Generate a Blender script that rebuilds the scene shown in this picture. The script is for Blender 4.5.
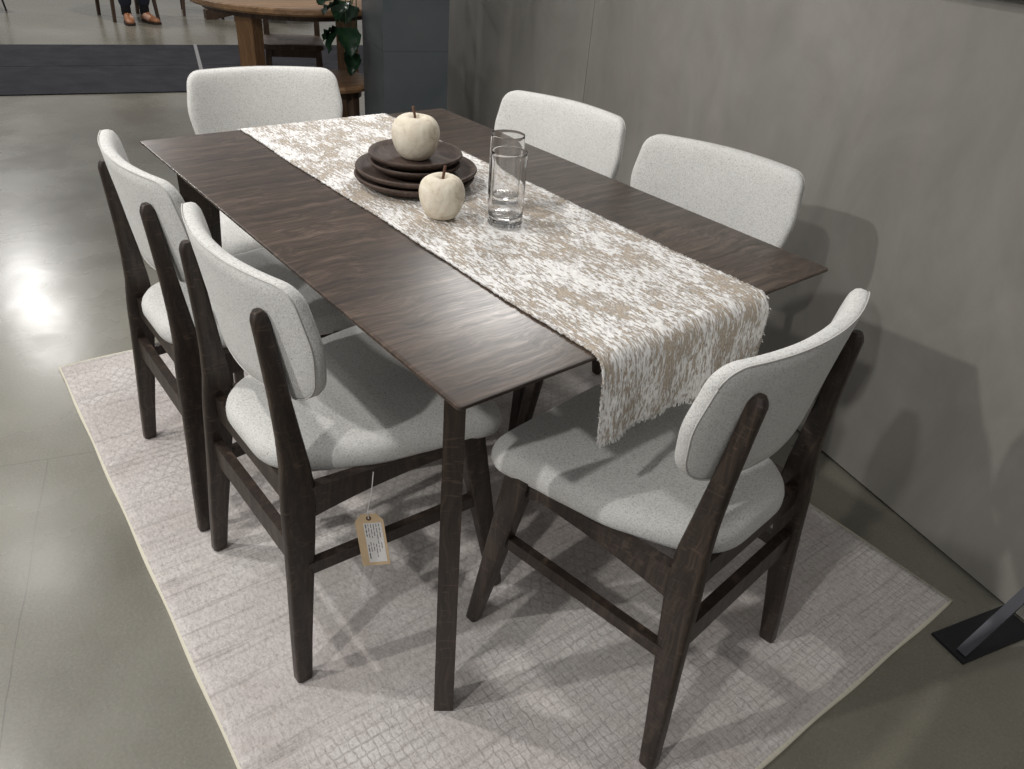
import bpy, bmesh, math, random
from math import sin, cos, pi, radians, sqrt
from mathutils import Vector, Matrix

for o in list(bpy.data.objects):
    bpy.data.objects.remove(o, do_unlink=True)
scene = bpy.context.scene
COL = scene.collection
random.seed(7)

# ------------------------------------------------------------------ camera
cam_data = bpy.data.cameras.new('camera')
cam = bpy.data.objects.new('camera', cam_data)
COL.objects.link(cam)
YAW, PITCH, ROLL, FPX = 2.42176, 0.57383, 0.08632, 756.93
d = Vector((cos(YAW) * cos(PITCH), sin(YAW) * cos(PITCH), -sin(PITCH)))
r = d.cross(Vector((0, 0, 1))).normalized()
u = r.cross(d)
r2 = cos(ROLL) * r + sin(ROLL) * u
u2 = -sin(ROLL) * r + cos(ROLL) * u
cam.matrix_world = Matrix(((r2.x, u2.x, -d.x, 1.2291), (r2.y, u2.y, -d.y, -0.8592),
                           (r2.z, u2.z, -d.z, 1.28652), (0, 0, 0, 1)))
cam_data.sensor_fit = 'HORIZONTAL'
cam_data.sensor_width = 36
cam_data.lens = 36 * FPX / 1024
cam_data.clip_start = 0.05
cam_data.clip_end = 100
scene.camera = cam

# ------------------------------------------------------------------ world, lights, exposure
scene.view_settings.view_transform = 'Standard'
scene.view_settings.look = 'None'
scene.view_settings.exposure = 0.46
scene.view_settings.gamma = 1.0
scene.view_settings.use_curve_mapping = False

world = bpy.data.worlds.new('world')
scene.world = world
world.use_nodes = True
bg = world.node_tree.nodes['Background']
bg.inputs['Color'].default_value = (1.0, 0.985, 0.975, 1)
bg.inputs['Strength'].default_value = 0.25


def aim(o, target):
    v = Vector(target) - o.location
    o.rotation_euler = v.to_track_quat('-Z', 'Y').to_euler()


def spot(name, loc, target, power, angle=60, blend=0.5, radius=0.05, color=(1, .97, .93)):
    l = bpy.data.lights.new(name, 'SPOT')
    l.energy = power
    l.spot_size = radians(angle)
    l.spot_blend = blend
    l.shadow_soft_size = radius
    l.color = color
    o = bpy.data.objects.new(name, l)
    COL.objects.link(o)
    o.location = loc
    aim(o, target)
    return o


def area(name, loc, target, power, sx, sy, color=(1, .98, .95)):
    l = bpy.data.lights.new(name, 'AREA')
    l.shape = 'ELLIPSE'
    l.size, l.size_y = sx, sy
    l.energy = power
    l.color = color
    o = bpy.data.objects.new(name, l)
    COL.objects.link(o)
    o.location = loc
    aim(o, target)
    return o


# track spots over the display, fittings over the aisle further off, and two added fills
spot('track_or_fill_spot', (-0.85, -4.0, 3.3), (0.05, 0.0, 0.5), 200, 48, .6, .06)
spot('track_or_fill_spot', (1.05, -2.9, 3.3), (0.1, 0.1, 0.5), 110, 70, .6, .06)
spot('track_or_fill_spot', (-0.9, -1.3, 3.4), (0.1, -0.1, 0.4), 95, 75, .7, .06)
spot('track_or_fill_spot', (-2.6, -1.6, 3.5), (-1.3, -0.7, 0), 48, 58, .8, .10)
area('aisle_light', (-8.72, 0.02, 3.5), (-7.0, 0.2, 0), 42, .32, .32)
area('aisle_light', (-4.45, -0.9, 3.5), (-4.0, -0.6, 0), 14, .4, .3)
spot('aisle_light', (-6.2, 1.4, 3.6), (-6.2, 1.3, 0), 150, 110, .8, .15, (1, .92, .85))
area('table_sheen_fill', (-2.15, 2.55, 3.4), (0.5, -0.2, 0.7), 55, 1.4, 1.2)  # added soft fill beyond the partition, puts a sheen on the tabletop
spot('track_or_fill_spot', (1.5, -.7, 3.3), (-1.9, 1.5, .6), 95, 46, .8, .10)  # added fill that brightens the far partition panel and the column front

# ------------------------------------------------------------------ node helper
class NT:
    def __init__(self, name):
        self.m = bpy.data.materials.new(name)
        self.m.use_nodes = True
        self.t = self.m.node_tree
        self.b = self.t.nodes['Principled BSDF']
        self._oc = None

    def n(self, typ, **kw):
        nd = self.t.nodes.new(typ)
        for k, v in kw.items():
            setattr(nd, k, v)
        return nd

    def link(self, a, b):
        self.t.links.new(a, b)

    def put(self, sock, v):
        if isinstance(v, bpy.types.NodeSocket):
            self.link(v, sock)
        elif v is not None:
            sock.default_value = v

    def co(self, kind='Object'):
        if self._oc is None:
            self._oc = self.n('ShaderNodeTexCoord')
        return self._oc.outputs[kind]

    def mapping(self, vec, scale=(1, 1, 1), rot=(0, 0, 0), loc=(0, 0, 0)):
        m = self.n('ShaderNodeMapping')
        self.link(vec, m.inputs['Vector'])
        m.inputs['Scale'].default_value = scale
        m.inputs['Rotation'].default_value = rot
        m.inputs['Location'].default_value = loc
        return m.outputs[0]

    def noise(self, vec, scale=5, detail=3, rough=.5, dist=0):
        n = self.n('ShaderNodeTexNoise')
        self.put(n.inputs['Vector'], vec)
        n.inputs['Scale'].default_value = scale
        n.inputs['Detail'].default_value = detail
        n.inputs['Roughness'].default_value = rough
        n.inputs['Distortion'].default_value = dist
        return n.outputs['Fac']

    def math(self, op, a, b=None, c=None, clamp=False):
        n = self.n('ShaderNodeMath', operation=op, use_clamp=clamp)
        self.put(n.inputs[0], a)
        if b is not None:
            self.put(n.inputs[1], b)
        if c is not None:
            self.put(n.inputs[2], c)
        return n.outputs[0]

    def ramp(self, fac, stops):
        n = self.n('ShaderNodeValToRGB')
        self.put(n.inputs['Fac'], fac)
        e = n.color_ramp.elements
        while len(e) < len(stops):
            e.new(0.5)
        for i, (p, c) in enumerate(stops):
            e[i].position = p
            if not isinstance(c, (tuple, list)):
                c = (c, c, c)
            e[i].color = (*c[:3], 1)
        return n.outputs['Color']

    def mix(self, fac, a, b, blend='MIX'):
        n = self.n('ShaderNodeMix', data_type='RGBA', blend_type=blend)
        self.put(n.inputs[0], fac)
        for s, v in ((n.inputs[6], a), (n.inputs[7], b)):
            if isinstance(v, (tuple, list)):
                v = (*v[:3], 1)
            self.put(s, v)
        return n.outputs[2]

    def sep(self, vec):
        n = self.n('ShaderNodeSeparateXYZ')
        self.link(vec, n.inputs[0])
        return n.outputs

    def comb(self, x, y, z):
        n = self.n('ShaderNodeCombineXYZ')
        for i, v in enumerate((x, y, z)):
            self.put(n.inputs[i], v)
        return n.outputs[0]

    def bump(self, h, strength=.3, dist=.002, normal=None):
        n = self.n('ShaderNodeBump')
        n.inputs['Strength'].default_value = strength
        n.inputs['Distance'].default_value = dist
        self.put(n.inputs['Height'], h)
        if normal is not None:
            self.link(normal, n.inputs['Normal'])
        return n.outputs[0]

    def out(self, color=None, rough=None, normal=None, spec=None, metal=None):
        b = self.b
        if color is not None:
            if isinstance(color, (tuple, list)):
                color = (*color[:3], 1)
            self.put(b.inputs['Base Color'], color)
        if rough is not None:
            self.put(b.inputs['Roughness'], rough)
        if normal is not None:
            self.link(normal, b.inputs['Normal'])
        if spec is not None:
            self.put(b.inputs['Specular IOR Level'], spec)
        if metal is not None:
            self.put(b.inputs['Metallic'], metal)
        return self.m


def plain(name, col, rough=.6, metal=0, spec=.5, noise_amt=.12, nscale=30):
    t = NT(name)
    n = t.noise(t.co(), nscale, 4, .6)
    k = t.ramp(n, [(.3, 1 - noise_amt), (.7, 1 + noise_amt * .5)])
    c = t.mix(1.0, col, k, 'MULTIPLY')
    return t.out(c, rough, None, spec, metal)


# ------------------------------------------------------------------ materials
def m_floor():
    t = NT('polished_concrete')
    co = t.co()
    big = t.noise(co, .9, 4, .5, .4)
    mid = t.noise(co, 3.0, 4, .55, .2)
    fine = t.noise(co, 160, 3, .6)
    c = t.ramp(big, [(.3, (.142, .134, .106)), (.5, (.172, .164, .136)), (.7, (.207, .200, .174))])
    c = t.mix(.55, c, t.ramp(mid, [(.25, (.70, .69, .64)), (.72, (1.14, 1.14, 1.12))]), 'MULTIPLY')
    c = t.mix(.5, c, t.ramp(fine, [(.3, .75), (.7, 1.18)]), 'MULTIPLY')
    # aggregate specks
    v = t.n('ShaderNodeTexVoronoi')
    t.link(co, v.inputs['Vector'])
    v.inputs['Scale'].default_value = 120
    sp = t.math('LESS_THAN', v.outputs['Distance'], .14)
    c = t.mix(t.math('MULTIPLY', sp, .25), c, (.36, .35, .31))
    # saw-cut joints and a few hairline cracks
    s = t.sep(co)
    wob = t.math('MULTIPLY', t.math('SUBTRACT', t.noise(co, 3.2, 4), .5), .02)
    A = t.math('ADD', t.math('ADD', t.math('MULTIPLY', s[0], .956), t.math('MULTIPLY', s[1], -.292)), wob)
    B = t.math('ADD', t.math('ADD', t.math('MULTIPLY', s[0], .292), t.math('MULTIPLY', s[1], .956)), wob)
    def line(a, at, w):
        return t.math('LESS_THAN', t.math('ABSOLUTE', t.math('SUBTRACT', a, at)), w)
    j = t.math('MAXIMUM', line(A, -1.03, .0022), line(A, -.378, .0015))
    j = t.math('MAXIMUM', j, t.math('MULTIPLY', line(B, -.92, .0013), t.math('GREATER_THAN', A, -.378)))
    c = t.mix(t.math('MULTIPLY', j, .45), c, (.07, .066, .052))
    rgh = t.ramp(mid, [(.3, .21), (.7, .32)])
    nrm = t.bump(t.noise(co, 9, 4, .6), .05, .01)
    return t.out(c, rgh, nrm, .55)


def m_wall():
    t = NT('trowelled_grey_plaster')
    co = t.co()
    a = t.noise(t.mapping(co, (1, 1, .8)), 2.2, 6, .62, 1.2)
    b = t.noise(t.mapping(co, (1.0, 1.0, .35), rot=(0, radians(20), 0)), 7, 5, .6, .8)
    c = t.ramp(a, [(.3, (.208, .199, .180)), (.5, (.240, .231, .211)), (.72, (.275, .266, .246))])
    c = t.mix(.5, c, t.ramp(b, [(.3, (.86, .87, .88)), (.65, (1.08, 1.07, 1.06))]), 'MULTIPLY')
    rgh = t.ramp(b, [(.3, .42), (.7, .6)])
    return t.out(c, rgh, t.bump(b, .06, .004), .4)


def m_fabric():
    t = NT('flecked_light_grey_weave')
    co = t.co()
    n1 = t.noise(t.mapping(co, (720, 720, 260)), 1, 2, .6)
    n2 = t.noise(t.mapping(co, (250, 250, 760)), 1, 2, .6)
    n3 = t.noise(co, 14, 3, .6)
    f = t.math('MULTIPLY', t.math('ADD', n1, n2), .5)
    c = t.ramp(f, [(.34, (.34, .335, .315)), (.43, (.56, .555, .535)), (.51, (.66, .66, .64)), (.64, (.75, .75, .73))])
    c = t.mix(.5, c, t.ramp(n3, [(.3, .94), (.7, 1.04)]), 'MULTIPLY')
    t.b.inputs['Sheen Weight'].default_value = .15
    t.b.inputs['Sheen Roughness'].default_value = .6
    return t.out(c, .95, t.bump(f, .8, .002), .15)


def m_wood(name, axis, dark, mid, light, rough=.38, fleck=0.0, planks=None, scale=1.0, spec=.5):
    """axis: grain direction"""
    t = NT(name)
    co = t.co()
    sc = {'x': (2.2, 60, 60), 'y': (60, 2.2, 60), 'z': (60, 60, 2.2)}[axis]
    sc = tuple(s * scale for s in sc)
    vec = co
    tone = None
    if planks:
        s = t.sep(co)
        idx = t.math('FLOOR', t.math('DIVIDE', s[0], planks))
        w = t.n('ShaderNodeTexWhiteNoise', noise_dimensions='1D')
        t.link(idx, w.inputs['W'])
        tone = w.outputs['Value']
        off = t.comb(t.math('MULTIPLY', tone, 3.1), t.math('MULTIPLY', tone, 7.7), 0)
        va = t.n('ShaderNodeVectorMath', operation='ADD')
        t.link(co, va.inputs[0])
        t.link(off, va.inputs[1])
        vec = va.outputs[0]
    warp = t.noise(vec, 3.0, 3, .6)
    wv = t.n('ShaderNodeVectorMath', operation='SCALE')
    dirv = t.comb(warp, warp, warp)
    t.link(dirv, wv.inputs[0])
    wv.inputs['Scale'].default_value = .09
    va2 = t.n('ShaderNodeVectorMath', operation='ADD')
    t.link(vec, va2.inputs[0])
    t.link(wv.outputs[0], va2.inputs[1])
    g1 = t.noise(t.mapping(va2.outputs[0], sc), 1, 5, .62, .4)
    g2 = t.noise(t.mapping(va2.outputs[0], tuple(s * 4.5 for s in sc)), 1, 3, .6)
    g = t.math('ADD', t.math('MULTIPLY', g1, .6), t.math('MULTIPLY', g2, .4))
    c = t.ramp(g, [(.33, dark), (.5, mid), (.66, light)])
    if tone is not None:
        c = t.mix(1.0, c, t.ramp(tone, [(0, (.82, .80, .80)), (1, (1.18, 1.16, 1.14))]), 'MULTIPLY')
    if fleck:
        v = t.noise(t.mapping(co, (26, 26, 120) if axis == 'z' else (40, 40, 120)), 1, 2, .5, 1.5)
        fl = t.ramp(v, [(.60, 0.0), (.68, 1.0)])
        c = t.mix(t.math('MULTIPLY', fl, fleck), c, tuple(min(1, x * 2.4) for x in light))
    return t.out(c, t.ramp(g, [(.3, rough + .12), (.7, rough)]), t.bump(g, .25, .0012), spec)


def m_rug():
    t = NT('distressed_vintage_rug')
    co = t.co()
    s = t.sep(co)
    big = t.noise(t.mapping(co, (1.0, .6, 1)), 2.6, 4, .55, .4)
    blot = t.noise(co, 7, 4, .6, .6)
    streak = t.noise(t.mapping(co, (95, 3.6, 1)), 1, 4, .68)
    streak2 = t.noise(t.mapping(co, (26, 1.0, 1)), 1, 3, .6)
    pile = t.noise(t.mapping(co, (260, 200, 1)), 1, 2, .6)
    c = t.ramp(big, [(.3, (.54, .50, .485)), (.5, (.60, .57, .555)), (.7, (.65, .63, .61))])
    # wobble the pattern
    wx = t.math('MULTIPLY', t.math('SUBTRACT', t.noise(co, 38, 2), .5), .016)
    wy = t.math('MULTIPLY', t.math('SUBTRACT', t.noise(t.mapping(co, loc=(5, 3, 1)), 38, 2), .5), .016)
    X = t.math('ADD', s[0], wx)
    Y = t.math('ADD', s[1], wy)
    def cell(a, p, off=0.0):
        return t.math('ABSOLUTE', t.math('SUBTRACT', t.math('FRACT', t.math('ADD', t.math('DIVIDE', a, p), off)), .5))
    # lattice: round cells
    lx, ly = cell(X, .021), cell(Y, .0185)
    lat = t.ramp(t.math('MAXIMUM', lx, ly), [(.38, 0.0), (.47, 1.0)])
    # fish scales
    row = t.math('FLOOR', t.math('DIVIDE', X, .02))
    odd = t.math('MULTIPLY', t.math('MODULO', t.math('ABSOLUTE', row), 2), .5)
    fx = t.math('FRACT', t.math('DIVIDE', X, .02))
    fy = t.math('ABSOLUTE', t.math('SUBTRACT', t.math('FRACT', t.math('ADD', t.math('DIVIDE', Y, .032), odd)), .5))
    rad = t.math('SQRT', t.math('ADD', t.math('POWER', fx, 2), t.math('POWER', t.math('MULTIPLY', fy, 2.0), 2)))
    sca = t.ramp(t.math('ABSOLUTE', t.math('SUBTRACT', rad, .92)), [(.06, 1.0), (.22, 0.0)])
    # diagonal diamonds near the short ends
    u1 = t.math('ADD', X, Y)
    u2 = t.math('SUBTRACT', X, Y)
    dia = t.ramp(t.math('MAXIMUM', cell(u1, .055), cell(u2, .055)), [(.42, 0.0), (.48, 1.0)])
    rightm = t.ramp(t.math('ADD', s[0], t.math('MULTIPLY', t.math('SUBTRACT', big, .5), 1.0)), [(.50, 0.0), (.62, 1.0)])
    scam = t.ramp(t.math('SUBTRACT', t.math('ADD', t.math('MULTIPLY', s[0], -.6), .55), t.math('ABSOLUTE', s[1])), [(-.2, 0.15), (.15, .9)])
    wear = t.ramp(blot, [(.34, .25), (.62, 1.0)])
    pat = t.mix(rightm, t.mix(1.0, t.math('MULTIPLY', t.math('MULTIPLY', sca, scam), .95), t.math('MULTIPLY', dia, .3), 'ADD'), lat)
    pat = t.math('MULTIPLY', pat, wear)
    c = t.mix(t.math('MULTIPLY', pat, .5), c, (.35, .315, .30))
    st = t.math('MULTIPLY', t.ramp(streak, [(.48, 0.0), (.68, 1.0)]), t.ramp(streak2, [(.40, .22), (.60, 1.0)]))
    c = t.mix(t.math('MULTIPLY', st, .55), c, (.235, .215, .21))
    c = t.mix(.6, c, t.ramp(pile, [(.3, .80), (.7, 1.12)]), 'MULTIPLY')
    c = t.mix(.75, c, t.ramp(blot, [(.3, (.82, .79, .77)), (.7, (1.10, 1.10, 1.10))]), 'MULTIPLY')
    spk = t.noise(t.mapping(co, (70, 150, 1)), 1, 4, .7, .3)
    c = t.mix(.8, c, t.ramp(spk, [(.34, (.72, .70, .69)), (.50, (1.0, 1.0, 1.0)), (.66, (1.12, 1.12, 1.12))]), 'MULTIPLY')
    # cream whipped edge
    ex = t.math('GREATER_THAN', t.math('ABSOLUTE', s[0]), .9955)
    ey = t.math('GREATER_THAN', t.math('ABSOLUTE', s[1]), .7255)
    c = t.mix(t.math('MAXIMUM', ex, ey), c, (.66, .63, .52))
    h = t.math('SUBTRACT', pile, t.math('MULTIPLY', pat, .7))
    return t.out(c, .95, t.bump(h, .45, .002), .15)


def m_runner():
    t = NT('handwoven_beige_and_white')
    uv = t.co('UV')
    a = t.noise(t.mapping(uv, (38, 190, 1)), 1, 5, .72, .25)
    b = t.noise(t.mapping(uv, (7, 14, 1)), 1, 5, .68, .3)
    th = t.noise(t.mapping(uv, (90, 330, 1)), 1, 2, .6)
    f = t.math('ADD', t.math('ADD', t.math('MULTIPLY', a, .52), t.math('MULTIPLY', b, .42)), t.math('MULTIPLY', th, .24))
    msk = t.ramp(f, [(.555, 0.0), (.60, 1.0)])
    weave = t.noise(t.mapping(uv, (300, 300, 1)), 1, 1, .5)
    beige = t.ramp(weave, [(.3, (.38, .315, .25)), (.7, (.56, .49, .41))])
    white = t.ramp(th, [(.3, (.68, .66, .63)), (.6, (.90, .89, .88))])
    c = t.mix(msk, beige, white)
    h = t.math('ADD', t.math('MULTIPLY', msk, 1.0), t.math('MULTIPLY', th, .8))
    return t.out(c, .95, t.bump(h, .7, .003), .1)


def m_glass():
    t = NT('clear_glass')
    t.b.inputs['Base Color'].default_value = (1, 1, 1, 1)
    t.b.inputs['Roughness'].default_value = .02
    t.b.inputs['IOR'].default_value = 1.45
    t.b.inputs['Transmission Weight'].default_value = 1.0
    return t.m


def m_apple():
    t = NT('cream_stone_composite')
    co = t.co()
    n = t.noise(co, 22, 6, .65, 1.0)
    c = t.ramp(n, [(.30, (.42, .35, .26)), (.43, (.68, .61, .49)), (.6, (.82, .76, .64))])
    v = t.n('ShaderNodeTexVoronoi', feature='DISTANCE_TO_EDGE')
    t.link(t.mapping(co, (14, 14, 14)), v.inputs['Vector'])
    cr = t.math('LESS_THAN', v.outputs['Distance'], .008)
    c = t.mix(t.math('MULTIPLY', t.math('MULTIPLY', cr, .35), t.ramp(n, [(.4, 0.0), (.6, 1.0)])), c, (.35, .28, .2))
    return t.out(c, .75, t.bump(n, .35, .004), .25)


def m_column():
    t = NT('dark_slate_paint')
    n = t.noise(t.co(), 3, 5, .6, .5)
    c = t.ramp(n, [(.3, (.075, .088, .098)), (.7, (.105, .118, .126))])
    return t.out(c, .5, t.bump(n, .05, .003), .4)


def m_carpet():
    t = NT('charcoal_aisle_carpet')
    co = t.co()
    n = t.noise(co, 5, 5, .65, .4)
    f = t.noise(co, 150, 2, .6)
    c = t.ramp(n, [(.3, (.018, .019, .024)), (.7, (.036, .037, .044))])
    c = t.mix(.6, c, t.ramp(f, [(.3, .7), (.7, 1.3)]), 'MULTIPLY')
    return t.out(c, .9, t.bump(f, .4, .003), .15)


def m_leaf():
    t = NT('glossy_dark_leaf')
    n = t.noise(t.co(), 18, 3, .6)
    c = t.ramp(n, [(.35, (.010, .036, .018)), (.6, (.022, .07, .030)), (.8, (.05, .12, .04))])
    return t.out(c, .32, t.bump(n, .15, .003), .5)


M = dict(
    floor=m_floor(), wall=m_wall(), fabric=m_fabric(), rug=m_rug(), runner=m_runner(), glass=m_glass(),
    apple=m_apple(), column=m_column(), carpet=m_carpet(), leaf=m_leaf(),
    top=m_wood('espresso_oak_top', 'y', (.018, .012, .0093), (.060, .042, .032), (.135, .100, .078), .27, 0, .155, 1.0, .5),
    chairwood=m_wood('espresso_oak', 'z', (.013, .009, .007), (.029, .020, .0155), (.066, .045, .033), .36, .28, None, 1.0, .5),
    plate=m_wood('dark_turned_wood', 'x', (.030, .019, .015), (.066, .044, .035), (.115, .080, .064), .6, 0, None, .8, .35),
    brown=m_wood('warm_acacia', 'z', (.10, .050, .020), (.185, .098, .042), (.30, .175, .085), .42, 0, None, .6, .45),
    browntop=m_wood('warm_acacia_top', 'y', (.16, .090, .042), (.28, .165, .085), (.40, .255, .145), .42, 0, .11, .6, .45),
    darkbrown=m_wood('walnut_brown', 'z', (.035, .020, .013), (.07, .042, .028), (.11, .07, .05), .45, 0, None, .7, .4),
    piping=plain('seam_thread', (.56, .55, .53), .9),
    black=plain('black_metal', (.012, .012, .014), .45, 0, .4),
    strut=plain('gunmetal_bar', (.05, .052, .065), .42, .3, .5),
    gap=plain('shadow_gap', (.02, .02, .018), .9),
    kraft=plain('kraft_card', (.62, .47, .30), .85, 0, .2),
    paper=plain('white_label', (.74, .73, .72), .8, 0, .2, .03),
    ink=plain('grey_ink', (.16, .15, .17), .9, 0, .1),
    string=plain('white_string', (.72, .72, .70), .9),
    stem=plain('dry_stem', (.10, .045, .025), .8),
    plantstem=plain('plant_stem', (.06, .10, .035), .6),
    tape=plain('pale_tape', (.22, .22, .23), .7),
    jeans=plain('dark_denim', (.022, .028, .05), .9),
    shoe=plain('tan_leather', (.30, .125, .055), .45),
    sole=plain('brown_sole', (.035, .022, .016), .7),
    sock=plain('dark_sock', (.015, .016, .02), .9),
    skin=plain('skin', (.55, .34, .25), .55),
    shirt=plain('grey_shirt', (.16, .17, .19), .9),
    hair=plain('brown_hair', (.05, .03, .02), .7),
    pot=plain('clay_pot', (.30, .27, .23), .8),
    soil=plain('soil', (.03, .02, .013), .95),
    canvas=plain('grey_canvas', (.20, .20, .19), .8),
)


# ------------------------------------------------------------------ mesh helpers
def obj(name, bm, mat, parent=None, smooth=False, kind=None, label=None):
    me = bpy.data.meshes.new(name)
    bmesh.ops.recalc_face_normals(bm, faces=bm.faces[:])
    bm.to_mesh(me)
    bm.free()
    if smooth:
        for p in me.polygons:
            p.use_smooth = True
    o = bpy.data.objects.new(name, me)
    COL.objects.link(o)
    for m_ in (mat if isinstance(mat, (list, tuple)) else [mat]):
        me.materials.append(m_)
    if parent is not None:
        o.parent = parent
    if kind:
        o['kind'] = kind
    if label:
        o['label'] = label
    return o


def tag(o, label, cat, group=None):
    o['label'] = label
    o['category'] = cat
    if group:
        o['group'] = group
    return o


def thing(name, label, cat, loc=(0, 0, 0), rz=0.0, group=None):
    o = bpy.data.objects.new(name, None)
    COL.objects.link(o)
    o.empty_display_size = .1
    o.location = loc
    o.rotation_euler = (0, 0, rz)
    return tag(o, label, cat, group)


def dup(root, loc, rz, label):
    rn = root.copy()
    COL.objects.link(rn)
    rn.location = loc
    rn.rotation_euler = (0, 0, rz)
    rn['label'] = label
    for ch in list(root.children):
        c = ch.copy()
        COL.objects.link(c)
        c.parent = rn
        for g in list(ch.children):
            k = g.copy()
            COL.objects.link(k)
            k.parent = c
    return rn


def set_smooth_angle(o, deg=40):
    for p in o.data.polygons:
        p.use_smooth = True
    bm = bmesh.new()
    bm.from_mesh(o.data)
    for e in bm.edges:
        if len(e.link_faces) == 2 and e.calc_face_angle(0) > radians(deg):
            e.smooth = False
    bm.to_mesh(o.data)
    bm.free()


def bevelled(bm, w=.003, seg=2, angle=30):
    es = [e for e in bm.edges if len(e.link_faces) == 2 and e.calc_face_angle(0) > radians(angle)]
    bmesh.ops.bevel(bm, geom=es, offset=w, segments=seg, affect='EDGES', profile=.5, clamp_overlap=True)
    return bm


def add_loft(bm, rings, cap=True, closed=True):
    """rings: list of equal length lists of 3D points"""
    vs = [[bm.verts.new(p) for p in ring] for ring in rings]
    n = len(rings[0])
    for a, b in zip(vs[:-1], vs[1:]):
        for i in range(n if closed else n - 1):
            j = (i + 1) % n
            bm.faces.new((a[i], a[j], b[j], b[i]))
    if cap:
        bm.faces.new(vs[0][::-1])
        bm.faces.new(vs[-1])
    return vs


def add_box(bm, c, s, rot=None):
    hx, hy, hz = s[0] / 2, s[1] / 2, s[2] / 2
    pts = [Vector((x, y, z)) for z in (-hz, hz) for x, y in ((-hx, -hy), (hx, -hy), (hx, hy), (-hx, hy))]
    if rot is not None:
        pts = [rot @ p for p in pts]
    pts = [p + Vector(c) for p in pts]
    add_loft(bm, [pts[:4], pts[4:]])
    return bm


def box_bm(c, s, rot=None, bev=.003, seg=2):
    bm = add_box(bmesh.new(), c, s, rot)
    if bev:
        bevelled(bm, bev, seg)
    return bm


def bar_bm(p0, p1, w, h, up=(0, 0, 1), bev=.003, w1=None, h1=None):
    """bar from p0 to p1, w across and h along up"""
    p0, p1 = Vector(p0), Vector(p1)
    ax = (p1 - p0).normalized()
    side = ax.cross(Vector(up)).normalized()
    upv = side.cross(ax)
    w1 = w if w1 is None else w1
    h1 = h if h1 is None else h1
    rings = []
    for p, a, b in ((p0, w, h), (p1, w1, h1)):
        rings.append([p + side * sx * a / 2 + upv * sy * b / 2 for sx, sy in ((-1, -1), (1, -1), (1, 1), (-1, 1))])
    bm = bmesh.new()
    add_loft(bm, rings)
    if bev:
        bevelled(bm, bev, 2)
    return bm


def add_tube(bm, pts, r, seg=8, r1=None):
    pts = [Vector(p) for p in pts]
    rings = []
    n = len(pts)
    ref = None
    for i, p in enumerate(pts):
        t = (pts[min(i + 1, n - 1)] - pts[max(i - 1, 0)]).normalized()
        if ref is None:
            ref = t.orthogonal().normalized()
        ref = (ref - t * ref.dot(t))
        ref = ref.normalized() if ref.length > 1e-6 else t.orthogonal().normalized()
        b = t.cross(ref)
        rr = r if r1 is None else r + (r1 - r) * i / (n - 1)
        rings.append([p + (ref * cos(2 * pi * k / seg) + b * sin(2 * pi * k / seg)) * rr for k in range(seg)])
    add_loft(bm, rings)
    return bm


def add_lathe(bm, prof, seg=48, center=(0, 0, 0), close=False):
    """prof: list of (radius, z); radius 0 at ends makes poles"""
    cx, cy, cz = center
    rows = []
    for rr, z in prof:
        if rr < 1e-6:
            rows.append([bm.verts.new((cx, cy, cz + z))])
        else:
            rows.append([bm.verts.new((cx + rr * cos(2 * pi * k / seg), cy + rr * sin(2 * pi * k / seg), cz + z)) for k in range(seg)])
    pairs = list(zip(rows[:-1], rows[1:]))
    if close:
        pairs.append((rows[-1], rows[0]))
    for a, b in pairs:
        for k in range(seg):
            j = (k + 1) % seg
            if len(a) == 1 and len(b) == 1:
                continue
            if len(a) == 1:
                bm.faces.new((a[0], b[j], b[k]))
            elif len(b) == 1:
                bm.faces.new((a[k], a[j], b[0]))
            else:
                bm.faces.new((a[k], a[j], b[j], b[k]))
    return bm


def round_poly(pts, radii, seg=7):
    """polygon with rounded corners -> list of 2D points"""
    out = []
    n = len(pts)
    for i in range(n):
        p = Vector(pts[i])
        a = Vector(pts[i - 1])
        b = Vector(pts[(i + 1) % n])
        da, db = (a - p), (b - p)
        la, lb = da.length, db.length
        da.normalize()
        db.normalize()
        ang = da.angle(db)
        rr = radii[i]
        if rr <= 0 or ang > pi - .01:
            out.append(p)
            continue
        tl = min(rr / math.tan(ang / 2), .48 * la, .48 * lb)
        rr = tl * math.tan(ang / 2)
        c = p + (da + db).normalized() * (rr / sin(ang / 2))
        s = p + da * tl - c
        e = p + db * tl - c
        tot = s.angle(e)
        sgn = 1 if s.x * e.y - s.y * e.x > 0 else -1
        for k in range(seg + 1):
            th = sgn * tot * k / seg
            out.append(c + Vector((s.x * cos(th) - s.y * sin(th), s.x * sin(th) + s.y * cos(th))))
    return out


def resample(pts, n):
    pts = [Vector(p) for p in pts]
    L = [0]
    m = len(pts)
    for i in range(m):
        L.append(L[-1] + (pts[(i + 1) % m] - pts[i]).length)
    out = []
    j = 0
    for k in range(n):
        s = L[-1] * k / n
        while L[j + 1] < s:
            j += 1
        f = (s - L[j]) / max(1e-9, L[j + 1] - L[j])
        out.append(pts[j].lerp(pts[(j + 1) % m], f))
    return out


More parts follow.
